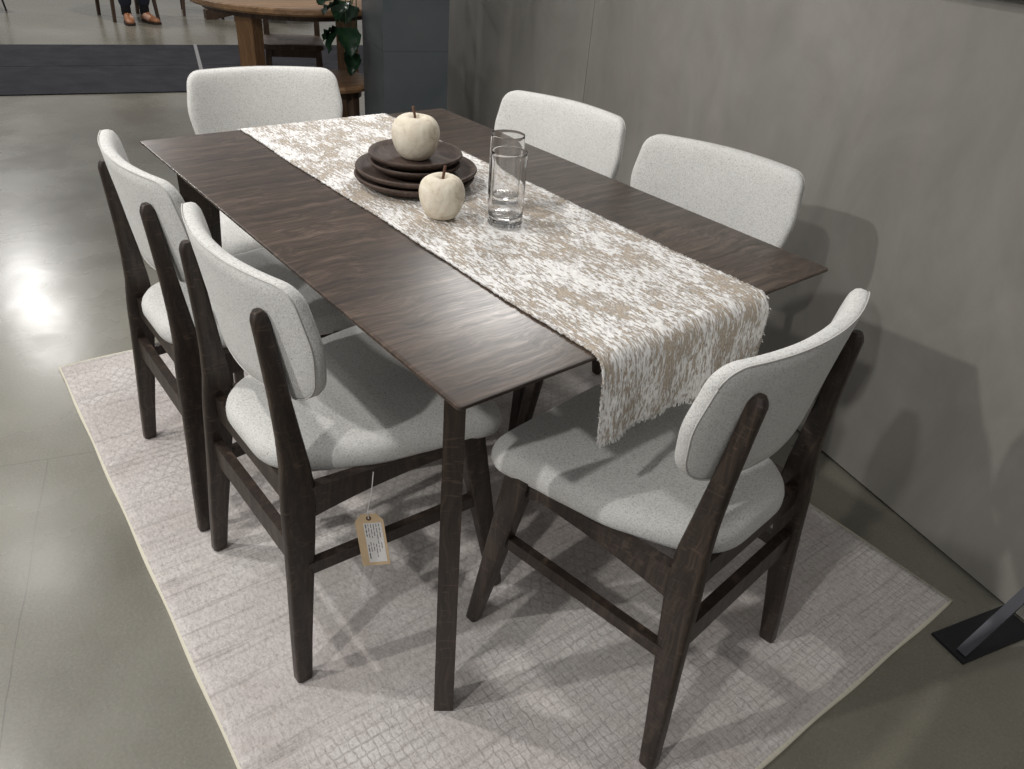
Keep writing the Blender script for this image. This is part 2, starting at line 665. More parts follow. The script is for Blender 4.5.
def pillow_bm(outline, profile, hx, hy, cen, mp, n=96, inner=(.75, .5, .25)):
    """closed cushion: profile = [(inset, depth)] from one face round to the other face"""
    o2 = resample(outline, n)
    c = Vector(cen)
    def ring(inset, dpt, s=1.0):
        res = []
        for p in o2:
            q = p - c
            q = Vector((q.x * (1 - inset / hx) * s, q.y * (1 - inset / hy) * s)) + c
            res.append(mp(q.x, q.y, dpt, s))
        return res
    bm = bmesh.new()
    rings = [ring(profile[0][0], profile[0][1], s) for s in inner[::-1]]
    rings += [ring(i, dp) for i, dp in profile]
    rings += [ring(profile[-1][0], profile[-1][1], s) for s in inner]
    vs = add_loft(bm, rings, cap=False)
    for row, dp in ((vs[0], profile[0][1]), (vs[-1], profile[-1][1])):
        v = bm.verts.new(mp(c.x, c.y, dp, 0.0))
        for i in range(n):
            bm.faces.new((row[i], row[(i + 1) % n], v))
    return bm


# ------------------------------------------------------------------ setting
WALL_A = radians(-15.4)
WDIR = Vector((cos(WALL_A), sin(WALL_A), 0))      # along the wall, towards the viewer
WNRM = Vector((sin(WALL_A), -cos(WALL_A), 0))     # out of the wall into the room
WP = Vector((0.432, 1.003, 0))


def wall_pt(s, out=0.0, z=0.0):
    return WP + WDIR * s + WNRM * out + Vector((0, 0, z))


bm = bmesh.new()
add_box(bm, (-4.5, 0.5, -.05), (21, 17, .1))
obj('floor', bm, M['floor'], kind='structure')


def wall_panel(name, s0, s1, z0=.012, z1=1.95, th=.09):
    bm = bmesh.new()
    pts = [wall_pt(s0, 0), wall_pt(s1, 0), wall_pt(s1, -th), wall_pt(s0, -th)]
    add_loft(bm, [[p + Vector((0, 0, z0)) for p in pts], [p + Vector((0, 0, z1)) for p in pts]])
    bevelled(bm, .002, 1)
    return obj(name, bm, M['wall'], kind='structure')


SEAM = -1.572
wall_panel('wall_right', SEAM + .0025, 3.2)
wall_panel('wall_back', -3.32, SEAM - .0025)
bm = bmesh.new()
pts = [wall_pt(-3.28, -.012), wall_pt(3.15, -.012), wall_pt(3.15, -.07), wall_pt(-3.28, -.07)]
add_loft(bm, [[p for p in pts], [p + Vector((0, 0, 1.85)) for p in pts]])
obj('trim_1', bm, M['gap'], kind='structure')

# slate column box beside the end of the partition
c_rf = Vector((-2.01, 1.39, 0))
cu = Vector((.2655, .964, 0))
cn = Vector((.964, -.2655, 0))
col_t = thing('column', 'dark slate grey square column behind the far end of the dining table', 'column', c_rf)
bm = bmesh.new()
loc = lambda a, b, z: cu * a + cn * b + Vector((0, 0, z))
zs = [0, .655, .659, 1.115, 1.119, 2.9]
for z0, z1 in ((0, .6245), (.6255, 1.0595), (1.0605, 2.9)):
    pts = [(-.32, -.40), (0, -.40), (0, 0), (-.32, 0)]
    add_loft(bm, [[loc(a, b, z0) for a, b in pts], [loc(a, b, z1) for a, b in pts]])
bevelled(bm, .0006, 1)
obj('shaft', bm, M['column'], col_t)

# ------------------------------------------------------------------ rug
rug = bpy.data.objects.new('area_rug', bpy.data.meshes.new('area_rug'))
COL.objects.link(rug)
bm = bmesh.new()
bmesh.ops.create_grid(bm, x_segments=80, y_segments=60, size=1)
for v in bm.verts:
    x, y = v.co.x * 1.0015, v.co.y * .7305
    wob = .0015 * sin(x * 9 + y * 4) + .001 * sin(y * 17)
    edge = max(abs(v.co.x), abs(v.co.y))
    v.co = (x + (.0012 * sin(y * 23) if abs(v.co.x) > .99 else 0), y + (.0012 * sin(x * 19) if abs(v.co.y) > .99 else 0),
            .0085 + max(0, wob) * .5)
top_edges = [e for e in bm.edges if e.is_boundary]
ret = bmesh.ops.extrude_edge_only(bm, edges=top_edges)
for v in [g for g in ret['geom'] if isinstance(g, bmesh.types.BMVert)]:
    v.co.z = 0.0005
bmesh.ops.recalc_face_normals(bm, faces=bm.faces[:])
bm.to_mesh(rug.data)
bm.free()
for p in rug.data.polygons:
    p.use_smooth = True
rug.data.materials.append(M['rug'])
rug.location = (-.033, .0455, 0)
rug.rotation_euler = (0, 0, -.03453)
tag(rug, 'pale grey distressed area rug with cream edge under the dining set', 'rug')
RUGZ = .0095

# ------------------------------------------------------------------ dining table
TL, TW, TH = 1.2483, .821, .76
tab = thing('dining_table', 'dark espresso oak rectangular dining table in the middle of the rug', 'table', (0, 0, 0))
bm = bmesh.new()
def rect(hx, hy, z, r=.006):
    return [(p.x, p.y, z) for p in round_poly([(-hx, -hy), (hx, -hy), (hx, hy), (-hx, hy)], [r] * 4, 3)]
hx, hy = TL / 2, TW / 2
add_loft(bm, [rect(hx - .050, hy - .050, TH - .026), rect(hx - .006, hy - .006, TH - .0085), rect(hx - .0008, hy - .0008, TH - .0055),
              rect(hx, hy, TH - .0025), rect(hx - .0006, hy - .0006, TH - .0006), rect(hx - .002, hy - .002, TH)])
o = obj('tabletop', bm, M['top'], tab)
set_smooth_angle(o, 35)
# blade legs set on the diagonals, tapering to the floor
for sx in (-1, 1):
    for sy in (-1, 1):
        dg = Vector((sx * .81, sy * .587, 0)).normalized()
        pr = Vector((-dg.y, dg.x, 0))
        oc = Vector((sx * (hx - (.0797 if sx > 0 else .094)), sy * (hy - .0563 + .004), 0))
        rings = []
        for z, w, t_, oo in ((RUGZ, .036, .0355, 0), (.25, .048, .034, 0), (.50, .064, .0320, 0), (.66, .078, .0305, 0), (.736, .088, .030, 0)):
            c0 = oc + dg * oo
            rings.append([c0 + pr * (t_ / 2) + Vector((0, 0, z)), c0 - pr * (t_ / 2) + Vector((0, 0, z)),
                          c0 - dg * w - pr * (t_ / 2) + Vector((0, 0, z)), c0 - dg * w + pr * (t_ / 2) + Vector((0, 0, z))])
        bm = bmesh.new()
        add_loft(bm, rings)
        bevelled(bm, .004, 2, 50)
        o = obj('leg', bm, M['chairwood'], tab)
        set_smooth_angle(o, 35)
# slim rails tucked well under the top
for sy in (-1, 1):
    obj('rail', box_bm((0, sy * .235, .712), (.86, .022, .045), bev=.002), M['chairwood'], tab)
for sx in (-1, 1):
    obj('rail', box_bm((sx * .42, 0, .712), (.022, .46, .045), bev=.002), M['chairwood'], tab)

# ------------------------------------------------------------------ table runner
RY0, RY1 = -.181, .205
def runner_mesh():
    L_top = TL / 2 + .019
    R = .030
    hang = .112
    pathlen = 2 * (L_top - R) + 2 * (R * pi / 2) + 2 * hang
    half = pathlen / 2
    zt = TH + .0035
    def path(s):
        sg = 1 if s >= 0 else -1
        a = abs(s)
        fl = L_top - R
        if a <= fl:
            return sg * a, zt, 0.0
        a -= fl
        if a <= R * pi / 2:
            th = a / R
            return sg * (fl + R * sin(th)), zt - R * (1 - cos(th)), 0.0
        a -= R * pi / 2
        return sg * (L_top + .002 * sin(min(1, a / hang) * pi * .6)), zt - R - a, a / hang
    rnd = random.Random(3)
    NU, NV = 330, 90
    bm = bmesh.new()
    uvl = bm.loops.layers.uv.new('UVMap')
    grid = []
    hj = [rnd.uniform(-.004, .004) for _ in range(NV + 1)]
    for i in range(NU + 1):
        f = i / NU
        row = []
        jl, jr = rnd.uniform(-.0012, .0012), rnd.uniform(-.0012, .0012)
        wv = .004 * sin(f * 15) + .002 * sin(f * 37 + 1)
        for j in range(NV + 1):
            g = j / NV
            s = -half + f * 2 * half
            if i in (0, NU):
                s += hj[j]
            x, z, h = path(s)
            far = max(0, -s / half)
            y = RY0 + (RY1 - RY0) * g + wv * .5 + .016 * g * far
            y += h * .004 * (2 * g - 1) + h * .006
            if j == 0:
                y += jl
            if j == NV:
                y += jr
            lift = rnd.random() * .0016
            fold = h * (.006 * sin(g * 11 + 1) + .004 * sin(g * 23))
            sg = 1 if s >= 0 else -1
            if h > 0:
                x += sg * (lift + fold)
            else:
                z += lift
            row.append((bm.verts.new((x, y, z)), (s, y)))
        grid.append(row)
    for i in range(NU):
        for j in range(NV):
            q = [grid[i][j], grid[i + 1][j], grid[i + 1][j + 1], grid[i][j + 1]]
            fc = bm.faces.new([v for v, _ in q])
            for lp, (_, uv) in zip(fc.loops, q):
                lp[uvl].uv = uv
    ends = [[grid[0][j][0].co.copy() for j in range(NV + 1)], [grid[NU][j][0].co.copy() for j in range(NV + 1)]]
    sides = [[grid[i][0][0].co.copy() for i in range(NU + 1)], [grid[i][NV][0].co.copy() for i in range(NU + 1)]]
    return bm, ends, sides

bm, ends, sides = runner_mesh()
run = bpy.data.objects.new('table_runner', bpy.data.meshes.new('table_runner'))
COL.objects.link(run)
bm.to_mesh(run.data)
bm.free()
for p in run.data.polygons:
    p.use_smooth = True
run.data.materials.append(M['runner'])
md = run.modifiers.new('thick', 'SOLIDIFY')
md.thickness = .0028
md.offset = -1
tag(run, 'beige and white handwoven table runner laid along the dining table', 'table runner')
bm = bmesh.new()
rnd = random.Random(5)
for e in ends:
    for i in range(len(e) - 1):
        for k in range(2):
            p = e[i].lerp(e[i + 1], rnd.random())
            l = rnd.uniform(.002, .006)
            add_tube(bm, [p + Vector((0, 0, .002)), p + Vector((rnd.uniform(-.002, .002), rnd.uniform(-.003, .003), -l))], .0007, 4)
for sd, sg in zip(sides, (-1, 1)):
    for i in range(len(sd) - 1):
        p = sd[i].lerp(sd[i + 1], rnd.random())
        dn = -.0015
        q = p + Vector((rnd.uniform(-.004, .004), sg * rnd.uniform(.0002, .0022), dn))
        add_tube(bm, [p, p.lerp(q, .6) + Vector((0, 0, .001)), q], .0007, 4)
o = obj('fringe', bm, M['string'], run)

RZ = TH + .0052   # top of the runner

# ------------------------------------------------------------------ tableware
def plate(rad, h, z, name, label):
    o_ = bmesh.new()
    prof = [(0, 0), (rad * .62, 0), (rad * .80, h * .12), (rad * .97, h * .62), (rad, h * .86), (rad * .985, h), (rad * .955, h * .98),
            (rad * .90, h * .72), (rad * .74, h * .42), (rad * .5, h * .36), (0, h * .35)]
    add_lathe(o_, prof, 72)
    o = obj(name, o_, M['plate'], smooth=True)
    o.location = z
    return tag(o, label, 'plate', 'stacked dark wooden plates')

plate(.124, .024, (-.090, -.020, RZ), 'wooden_plate', 'large dark wooden plate lying directly on the runner, lowest of the stack')
plate(.125, .024, (-.088, -.017, RZ + .0155), 'wooden_plate', 'large dark wooden plate second from the bottom of the stack')
o = plate(.094, .022, (-.091, -.018, RZ + .0155 + .0125), 'wooden_plate', 'small dark wooden plate third from the bottom, under the top plate')
o = plate(.096, .022, (-.093, -.016, RZ + .0155 + .0125 + .0165), 'wooden_plate', 'small dark wooden plate on top of the stack, carrying an apple')


def apple(loc, rad, h, label, lean, seed):
    root = thing('decorative_apple', label, 'decorative apple', loc, 0, 'cream decorative apples')
    prof = [(0, .06), (.22, .03), (.42, 0), (.62, .05), (.80, .18), (.94, .38), (1.0, .58), (.97, .75), (.85, .89), (.66, .975), (.46, 1.0), (.28, .975),
            (.14, .92), (.05, .87), (0, .86)]
    bm = bmesh.new()
    add_lathe(bm, [(a * rad, b * h) for a, b in prof], 40)
    rn = random.Random(seed)
    ph = [rn.uniform(0, 6.28) for _ in range(4)]
    for v in bm.verts:
        a = math.atan2(v.co.y, v.co.x)
        k = 1 + .022 * sin(2 * a + ph[0]) + .015 * sin(5 * a + ph[1]) * (v.co.z / h)
        v.co.x *= k
        v.co.y *= k
        v.co.z += .012 * h * sin(3 * a + ph[2]) * (math.hypot(v.co.x, v.co.y) / rad) * (1 if v.co.z > h * .3 else 0)
    o = obj('flesh', bm, M['apple'], root, smooth=True)
    sd = o.modifiers.new('smooth', 'SUBSURF')
    sd.levels = sd.render_levels = 1
    bm = bmesh.new()
    add_tube(bm, [(0, 0, .85 * h), (lean[0] * .4, lean[1] * .4, .85 * h + .014), (lean[0], lean[1], .85 * h + .030)], .0023, 8, .0030)
    obj('stem', bm, M['stem'], root, smooth=True)
    return root

apple((-.090, -.018, RZ + .0155 + .0125 + .0165 + .0080), .0490, .085, 'large cream stone apple standing on the stacked wooden plates', (-.004, -.004), 1)
apple((.098, -.080, RZ), .0425, .080, 'smaller cream stone apple standing on the runner in front of the plates', (.003, .004), 2)


def glass(loc, label):
    R, Hh, wall_ = .0328, .138, .0014
    root = thing('highball_glass', label, 'drinking glass', loc, 0, 'clear highball glasses')
    prof = [(0, .001), (R * .9, .001), (R * .985, .004), (R, .012), (R, .016), (R, .05), (R, Hh - .006), (R, Hh - .002), (R - wall_ * .25, Hh - .0004), (R - wall_ * .75, Hh - .0004), (R - wall_, Hh - .002),
            (R - wall_, Hh - .006), (R - wall_, .05), (R - wall_, .030), (R - wall_ - .0008, .025), (R * .86, .0205), (R * .70, .0185), (R * .4, .018), (0, .0178)]
    bm = bmesh.new()
    add_lathe(bm, prof, 48)
    for v in bm.verts:                       # pressed facets round the heavy base
        rr = math.hypot(v.co.x, v.co.y)
        if v.co.z < .0125 and rr > R * .85:
            k = int(round(math.atan2(v.co.y, v.co.x) / (2 * pi) * 48)) % 2
            if k:
                v.co.x *= .955
                v.co.y *= .955
    g_ = obj('body', bm, M['glass'], root, smooth=True)
    set_smooth_angle(g_, 25)
    return root

glass((.183, .005, RZ), 'clear highball glass with a thick base, the nearer of two on the runner')
glass((.094, .072, RZ), 'clear highball glass standing behind the nearer glass on the runner')

# ------------------------------------------------------------------ dining chairs
def lerp_table(tab_, z):
    for (z0, *a), (z1, *b) in zip(tab_[:-1], tab_[1:]):
        if z <= z1:
            f = (z - z0) / (z1 - z0)
            return [p + (q - p) * f for p, q in zip(a, b)]
    return list(tab_[-1][1:])


POST = [  # z, centre y, width
    (0.00, -.2230, .030), (.10, -.2140, .036), (.22, -.2010, .044), (.32, -.1905, .052), (.39, -.1840, .058), (.425, -.1815, .057), (.47, -.1805, .049),
    (.53, -.1835, .040), (.60, -.1885, .033), (.68, -.1950, .029), (.735, -.1995, .027), (.748, -.2005, .021), (.752, -.2007, .012)]


def post_x(z):
    return .2075 - (.2075 - .1440) * z / .75


def make_chair(label):
    t = thing('dining_chair', label, 'chair', (0, 0, 0), 0, 'matching upholstered dining chairs')
    # seat cushion
    out = round_poly([(-.237, .237), (.237, .237), (.194, -.03), (.118, -.205), (-.118, -.205), (-.194, -.03)], [.055, .055, .22, .11, .11, .22], 9)
    def mp(x, y, dz, s):
        crown = .010 * (1 - s * s) if dz > .03 else 0
        front = -.010 * max(0, (y - .10) / .137) ** 2
        side = -.004 * (x / .23) ** 2
        return (x, y, .418 + dz + crown + front + side)
    prof = [(.045, 0), (.012, .001), (.003, .006), (0, .014), (0, .026), (.003, .036), (.010, .045), (.022, .051), (.04, .054)]
    obj('seat', pillow_bm(out, prof, .237, .222, (0, .015), mp, 120, (.85, .7, .5, .25)), M['fabric'], t, smooth=True)
    # curved back pad
    out = round_poly([(-.205, .802), (0, .8035), (.205, .802), (.220, .70), (.200, .592), (0, .570), (-.200, .592), (-.220, .70)],
                     [.036, .6, .036, .14, .075, .6, .075, .14], 9)
    def yb(x, z):
        return -.2050 + 1.05 * x * x - .15 * (z - .69)
    def mp2(x, z, dd, s):
        puff = .005 * (1 - s * s) if dd > .02 else 0
        return (x, yb(x, z) + dd + puff, z)
    prof = [(.025, .0), (.005, .0004), (.001, .003), (0, .007), (0, .015), (.0025, .022), (.009, .027), (.022, .030)]
    pad = obj('backrest', pillow_bm(out, prof, .22, .115, (0, .69), mp2, 140, (.85, .7, .5, .25)), M['fabric'], t, smooth=True)
    bm = bmesh.new()
    o2 = resample(out, 120)
    pts = [Vector(mp2(p.x * .996, .69 + (p.y - .69) * .993, .0012, 1)) for p in o2]
    pts = pts + [pts[0]]
    add_tube(bm, pts, .0012, 6)
    obj('piping', bm, M['piping'], pad, smooth=True)
    # rear legs run up to carry the backrest
    for s in (-1, 1):
        zs = [0, .004, .03, .10, .16, .22, .27, .32, .36, .39, .41, .425, .445, .47, .50, .53, .565, .60, .64, .68, .71, .735, .744, .750]
        rings = []
        for z in zs:
            yc, w = lerp_table(POST, z)
            th = .0265 if z < .25 else (.0265 - .0035 * (z - .25) / .25 if z < .5 else .023 - .003 * (z - .5) / .25)
            k = .8 if z == 0 else (.75 if z >= .75 else (.92 if z >= .744 else 1))
            xc = s * post_x(z)
            w *= 1 if z < .744 else 1
            ring = round_poly([(-th / 2 * k, -w / 2 * k), (th / 2 * k, -w / 2 * k), (th / 2 * k, w / 2 * k), (-th / 2 * k, w / 2 * k)], [.0065 * k] * 4, 3)
            rings.append([(xc + p.x, yc + p.y, z) for p in ring])
        bm = bmesh.new()
        add_loft(bm, rings)
        o = obj('leg', bm, M['chairwood'], t)
        set_smooth_angle(o, 50)
    # front legs, tapering and raked forward
    for s in (-1, 1):
        rings = []
        for z, x, y, wx, wy in ((0, .229, .221, .022, .022), (.004, .229, .221, .026, .026), (.15, .221, .195, .029, .036), (.30, .213, .169, .031, .047), (.40, .207, .152, .032, .054),
                                (.425, .205, .148, .032, .055)):
            ring = round_poly([(-wx / 2, -wy / 2), (wx / 2, -wy / 2), (wx / 2, wy / 2), (-wx / 2, wy / 2)], [.006] * 4, 3)
            rings.append([(s * x + p.x, y + p.y, z) for p in ring])
        bm = bmesh.new()
        add_loft(bm, rings)
        o = obj('leg', bm, M['chairwood'], t)
        set_smooth_angle(o, 50)
    # side aprons, deepening toward the rear legs
    for s in (-1, 1):
        bm = bmesh.new()
        top, bot = [], []
        n = 14
        for i in range(n + 1):
            f = i / n
            y = .145 - f * .325
            x = s * (.204 - f * .032)
            zb = .395 - .040 * f ** 2.2 - (.012 * max(0, (.15 - f) / .15))
            top.append(Vector((x, y, .4245 - .004 * (1 - f))))
            bot.append(Vector((x, y, zb)))
        th = Vector((s * .010, 0, 0))
        rings = [[top[i] + th, top[i] - th, bot[i] - th, bot[i] + th] for i in range(n + 1)]
        add_loft(bm, rings)
        obj('apron', bm, M['chairwood'], t)
    for y, hw, z0 in ((.150, .196, .392), (-.182, .170, .372)):
        obj('apron', box_bm((0, y, (z0 + .422) / 2), (2 * hw, .020, .422 - z0), bev=.002), M['chairwood'], t)
    # stretchers
    for s in (-1, 1):
        obj('stretcher', bar_bm((s * .190, -.185, .258), (s * .215, .172, .262), .017, .026, bev=.003), M['chairwood'], t)
    obj('stretcher', bar_bm((-.185, -.198, .288), (.185, -.198, .288), .019, .052, bev=.003), M['chairwood'], t)
    return t


CH = [
    ((.121, -.312), 0.4, 'upholstered dining chair with a paper tag hanging from its seat, beside the near table corner'),
    ((-.367, -.315), -.6, 'upholstered dining chair on the left long side, beyond the tagged chair'),
    ((.600, .064), 95.5, 'upholstered dining chair pulled up at the near table end, below the hanging runner'),
    ((-.832, .013), -101.5, 'upholstered dining chair at the far table end, in front of the brown table'),
    ((-.327, .466), 191.0, 'upholstered dining chair on the wall side, behind the two glasses'),
    ((.190, .510), 191.0, 'upholstered dining chair on the wall side, nearest the end of the runner'),
]
chair0 = make_chair(CH[0][2])
for i, ((x, y), a, lab) in enumerate(CH):
    z = RUGZ
    if i == 0:
        chair0.location = (x, y, z)
        chair0.rotation_euler = (0, 0, radians(a))
    else:
        c_ = dup(chair0, (x, y, z), radians(a), lab)

# price tag on the near-left chair
tg = thing('price_tag', 'kraft paper tag with white printed label hanging by a string from the chair seat', 'tag', (.358, -.384, .246))
tg.rotation_euler = (radians(-10), radians(-8), radians(54))
tg.scale = (1.12, 1, 1.16)
bm = bmesh.new()
ol = [(-.0225, 0), (.0225, 0), (.0225, .082), (.0125, .094), (-.0125, .094), (-.0225, .082)]
add_loft(bm, [[(x, .0004, z) for x, z in ol], [(x, -.0004, z) for x, z in ol]])
obj('card', bm, M['kraft'], tg)
bm = bmesh.new()
add_loft(bm, [[(x, -.0005, z) for x, z in ((-.010, .006), (.0185, .006), (.0185, .078), (-.010, .078))],
              [(x, -.0008, z) for x, z in ((-.010, .006), (.0185, .006), (.0185, .078), (-.010, .078))]])
lab_o = obj('label_sticker', bm, M['paper'], tg, label='white printed label')
bm = bmesh.new()
rn = random.Random(9)
for k, x in enumerate((-.0070, -.0030, .0012, .0054, .0096, .0140)):
    z = .076
    while z > .016 + (k % 3) * .008:
        l = rn.uniform(.003, .012)
        if not (.046 < z < .053):
            add_box(bm, (x, -.00088, z - l / 2), (.0011 if k else .0018, .0002, l))
        z -= l + .0022
obj('print', bm, M['ink'], lab_o, label='illegible printed lines')
bm = bmesh.new()
add_lathe(bm, [(.0016, -.0007), (.0042, -.0007), (.0042, .0007), (.0016, .0007)], 20, close=True)
bmesh.ops.rotate(bm, verts=bm.verts, cent=(0, 0, 0), matrix=Matrix.Rotation(pi / 2, 3, 'X'))
bmesh.ops.translate(bm, verts=bm.verts, vec=(0, 0, .0865))
obj('eyelet', bm, M['stem'], tg, label='brown reinforcing eyelet')
bm = bmesh.new()
inv = (Matrix.Translation(tg.location) @ tg.rotation_euler.to_matrix().to_4x4() @ Matrix.Diagonal((1.12, 1, 1.16, 1))).inverted()
s_top = inv @ Vector((.332, -.370, .440))
add_tube(bm, [(0, -.002, .0865), (0.0008, -.001, .100), Vector((0, -.0005, .100)).lerp(s_top, .5) + Vector((.002, 0, 0)), s_top], .0009, 6)
obj('string', bm, M['string'], tg)

# ------------------------------------------------------------------ partition support foot (right)
ft = thing('support_foot', 'black steel floor plate with angled brace at the base of the grey wall', 'wall support', (1.075, .70, 0))
bm = bmesh.new()
base = Vector((1.075, .70, 0))
p0, p1 = wall_pt(0.660, .228), wall_pt(0.742, .228)
q0, q1 = wall_pt(0.660, .002), wall_pt(0.742, .002)
add_loft(bm, [[p - base for p in (p0, p1, q1, q0)], [p - base + Vector((0, 0, .007)) for p in (p0, p1, q1, q0)]])
bevelled(bm, .001, 1)
obj('floor_plate', bm, M['black'], ft)
a = wall_pt(.722, .212, .008) - base
b = wall_pt(.722, .004, .27) - base
obj('brace', bar_bm(a, b, .022, .007, up=WNRM, bev=.001), M['strut'], ft)

# ------------------------------------------------------------------ framed picture above (its lower edge just shows)
pf = thing('picture_frame', 'dark framed picture hung high on the grey wall', 'picture', wall_pt(.35, 0, 1.19))
pf.rotation_euler = (0, 0, WALL_A)
for (cx, cz, sx, sz) in ((0, .0125, 1.0, .025), (0, .5875, 1.0, .025), (-.4875, .30, .025, .55), (.4875, .30, .025, .55)):
    obj('frame_rail', box_bm((cx, -.017, cz), (sx, .034, sz), bev=.0015), M['black'], pf)
obj('canvas', box_bm((0, -.010, .30), (.95, .012, .55), bev=0), M['canvas'], pf)

# ------------------------------------------------------------------ background: aisle carpet
CA = math.atan2(1.07, .27)
cd = Vector((cos(CA), sin(CA), 0))
cnv = Vector((-sin(CA), cos(CA), 0))       # away from the viewer
def carpet(s0, s1, w0, w1, label):
    org = Vector((-4.565, -.23, 0))
    bm = bmesh.new()
    pts = [org + cd * s0 + cnv * w0, org + cd * s1 + cnv * w0, org + cd * s1 + cnv * w1, org + cd * s0 + cnv * w1]
    add_loft(bm, [[p + Vector((0, 0, .0005)) for p in pts], [p + Vector((0, 0, .007)) for p in pts]])
    bevelled(bm, .002, 1)
    return tag(obj('carpet_runner', bm, M['carpet']), label, 'carpet', 'charcoal aisle carpets')
W1, W2 = .86, 1.70
carpet(-4, 4.2, 0, W1 - .004, 'charcoal carpet strip across the aisle, nearer of the two')
carpet(-4, 4.2, W1 + .004, W2, 'charcoal carpet strip across the aisle, further of the two')
bm = bmesh.new()
a, b = Vector((-5.90, 1.46, .0078)), Vector((-4.55, 1.05, .0078))
sd = Vector((-(b - a).y, (b - a).x, 0)).normalized() * .013
add_loft(bm, [[a - sd, b - sd, b + sd, a + sd], [p + Vector((0, 0, .0012)) for p in (a - sd, b - sd, b + sd, a + sd)]])
tag(obj('floor_tape', bm, M['tape']), 'pale grey strip of tape across the charcoal carpet', 'tape')

# ------------------------------------------------------------------ background: round wooden table
rtc = Vector((-3.005, 1.068, 0))
rt = thing('round_table', 'warm brown round wooden table with block legs behind the far chair', 'table', rtc)
bm = bmesh.new()
R = .535
add_lathe(bm, [(0, .712), (R - .05, .712), (R - .012, .716), (R, .726), (R, .744), (R - .006, .75), (0, .75)], 96)
o = obj('tabletop', bm, M['browntop'], rt)
set_smooth_angle(o, 30)
bm = bmesh.new()
add_lathe(bm, [(R - .07, .688), (R - .07, .713), (R - .10, .713), (R - .10, .688)], 72, close=True)
o = obj('apron', bm, M['darkbrown'], rt)
set_smooth_angle(o, 30)
for dx, dy in ((.225, -.345), (-.115, .370)):
    ang = math.atan2(dy, dx)
    rot = Matrix.Rotation(ang, 3, 'Z')
    bm = bmesh.new()
    rings = []
    for z, w, t_ in ((0, .075, .085), (.35, .08, .09), (.713, .085, .095)):
        rings.append([rot @ Vector((sx * w / 2, sy * t_ / 2, 0)) + Vector((dx, dy, z)) for sx, sy in ((-1, -1), (1, -1), (1, 1), (-1, 1))])
    add_loft(bm, rings)
    bevelled(bm, .008, 2)
    obj('leg', bm, M['brown'], rt)

# low wooden stool and plant beside the column
sc_ = Vector((-2.72, 1.12, 0))
st = thing('wooden_stool', 'low warm brown wooden stool with round top, between round table and column', 'stool', sc_)
bm = bmesh.new()
add_lathe(bm, [(0, .345), (.20, .345), (.225, .352), (.232, .368), (.226, .382), (.20, .388), (0, .386)], 56)
o = obj('seat', bm, M['browntop'], st)
set_smooth_angle(o, 40)
for k in range(4):
    a = radians(20 + 90 * k)
    obj('leg', bar_bm((.18 * cos(a), .18 * sin(a), 0), (.145 * cos(a), .145 * sin(a), .347), .034, .034, up=(cos(a), sin(a), 0), bev=.004, w1=.044, h1=.044), M['darkbrown'], st)
bm = bmesh.new()
add_lathe(bm, [(.125, .30), (.16, .30), (.16, .346), (.125, .346)], 40, close=True)
obj('apron', bm, M['darkbrown'], st)

pl = thing('potted_plant', 'dark green broad leaved plant drooping beside the slate column', 'plant', (-2.56, 1.50, 0))
bm = bmesh.new()
add_lathe(bm, [(0, 0), (.075, 0), (.085, .01), (.106, .25), (.112, .255), (.112, .275), (.10, .275), (.098, .245), (0, .24)], 40)
obj('pot', bm, M['pot'], pl, smooth=True)
bm = bmesh.new()
add_lathe(bm, [(0, .248), (.06, .248), (.098, .244)], 24)
obj('soil', bm, M['soil'], pl)


def leaf_bm(base, tip, width, curl, roll):
    base, tip = Vector(base), Vector(tip)
    ax = tip - base
    L = ax.length
    ax.normalize()
    side = ax.cross(Vector((0, 0, 1))).normalized()
    nrm = side.cross(ax)
    side, nrm = side * cos(roll) + nrm * sin(roll), nrm * cos(roll) - side * sin(roll)
    rows = []
    for i in range(9):
        f = i / 8
        w = width * (sin(pi * f ** .62) ** .75 if 0 < f < 1 else 0.02)
        c = base + ax * L * f + nrm * (-curl * (f - .5) ** 2 * 4 * L * .25)
        rows.append([c + side * (w * k / 3) + nrm * (abs(k) / 3) ** 1.3 * w * .38 + nrm * .003 * sin(f * 20) * abs(k) for k in range(-3, 4)])
    bm = bmesh.new()
    vs = [[bm.verts.new(p) for p in row] for row in rows]
    for a, b in zip(vs[:-1], vs[1:]):
        for k in range(6):
            bm.faces.new((a[k], a[k + 1], b[k + 1], b[k]))
    geo = bmesh.ops.solidify(bm, geom=bm.faces[:], thickness=.0012)
    return bm

PB = Vector((-2.56, 1.50, 0))
LEAVES = [  # base, tip (world), half width
    ((-2.236, .934, .817), (-2.211, .838, .773), .050), ((-2.267, .985, .821), (-2.226, .914, .745), .052), ((-2.256, .906, .855), (-2.222, .827, .812), .045),
    ((-2.442, 1.044, .684), (-2.405, .95, .575), .052), ((-2.298, 1.001, .706), (-2.218, .983, .585), .058), ((-2.359, 1.06, .585), (-2.295, 1.016, .485), .044),
    ((-2.495, 1.051, .675), (-2.465, .956, .620), .042), ((-2.362, 1.088, .677), (-2.333, .994, .615), .046), ((-2.338, 1.059, .794), (-2.296, .99, .720), .048),
    ((-2.66, 1.46, .86), (-2.74, 1.56, .74), .055), ((-2.62, 1.48, .78), (-2.56, 1.58, .66), .05),
    ((-2.64, 1.38, 1.04), (-2.62, 1.24, 1.00), .05), ((-2.62, 1.52, .96), (-2.50, 1.66, .93), .05),
]
bm = bmesh.new()
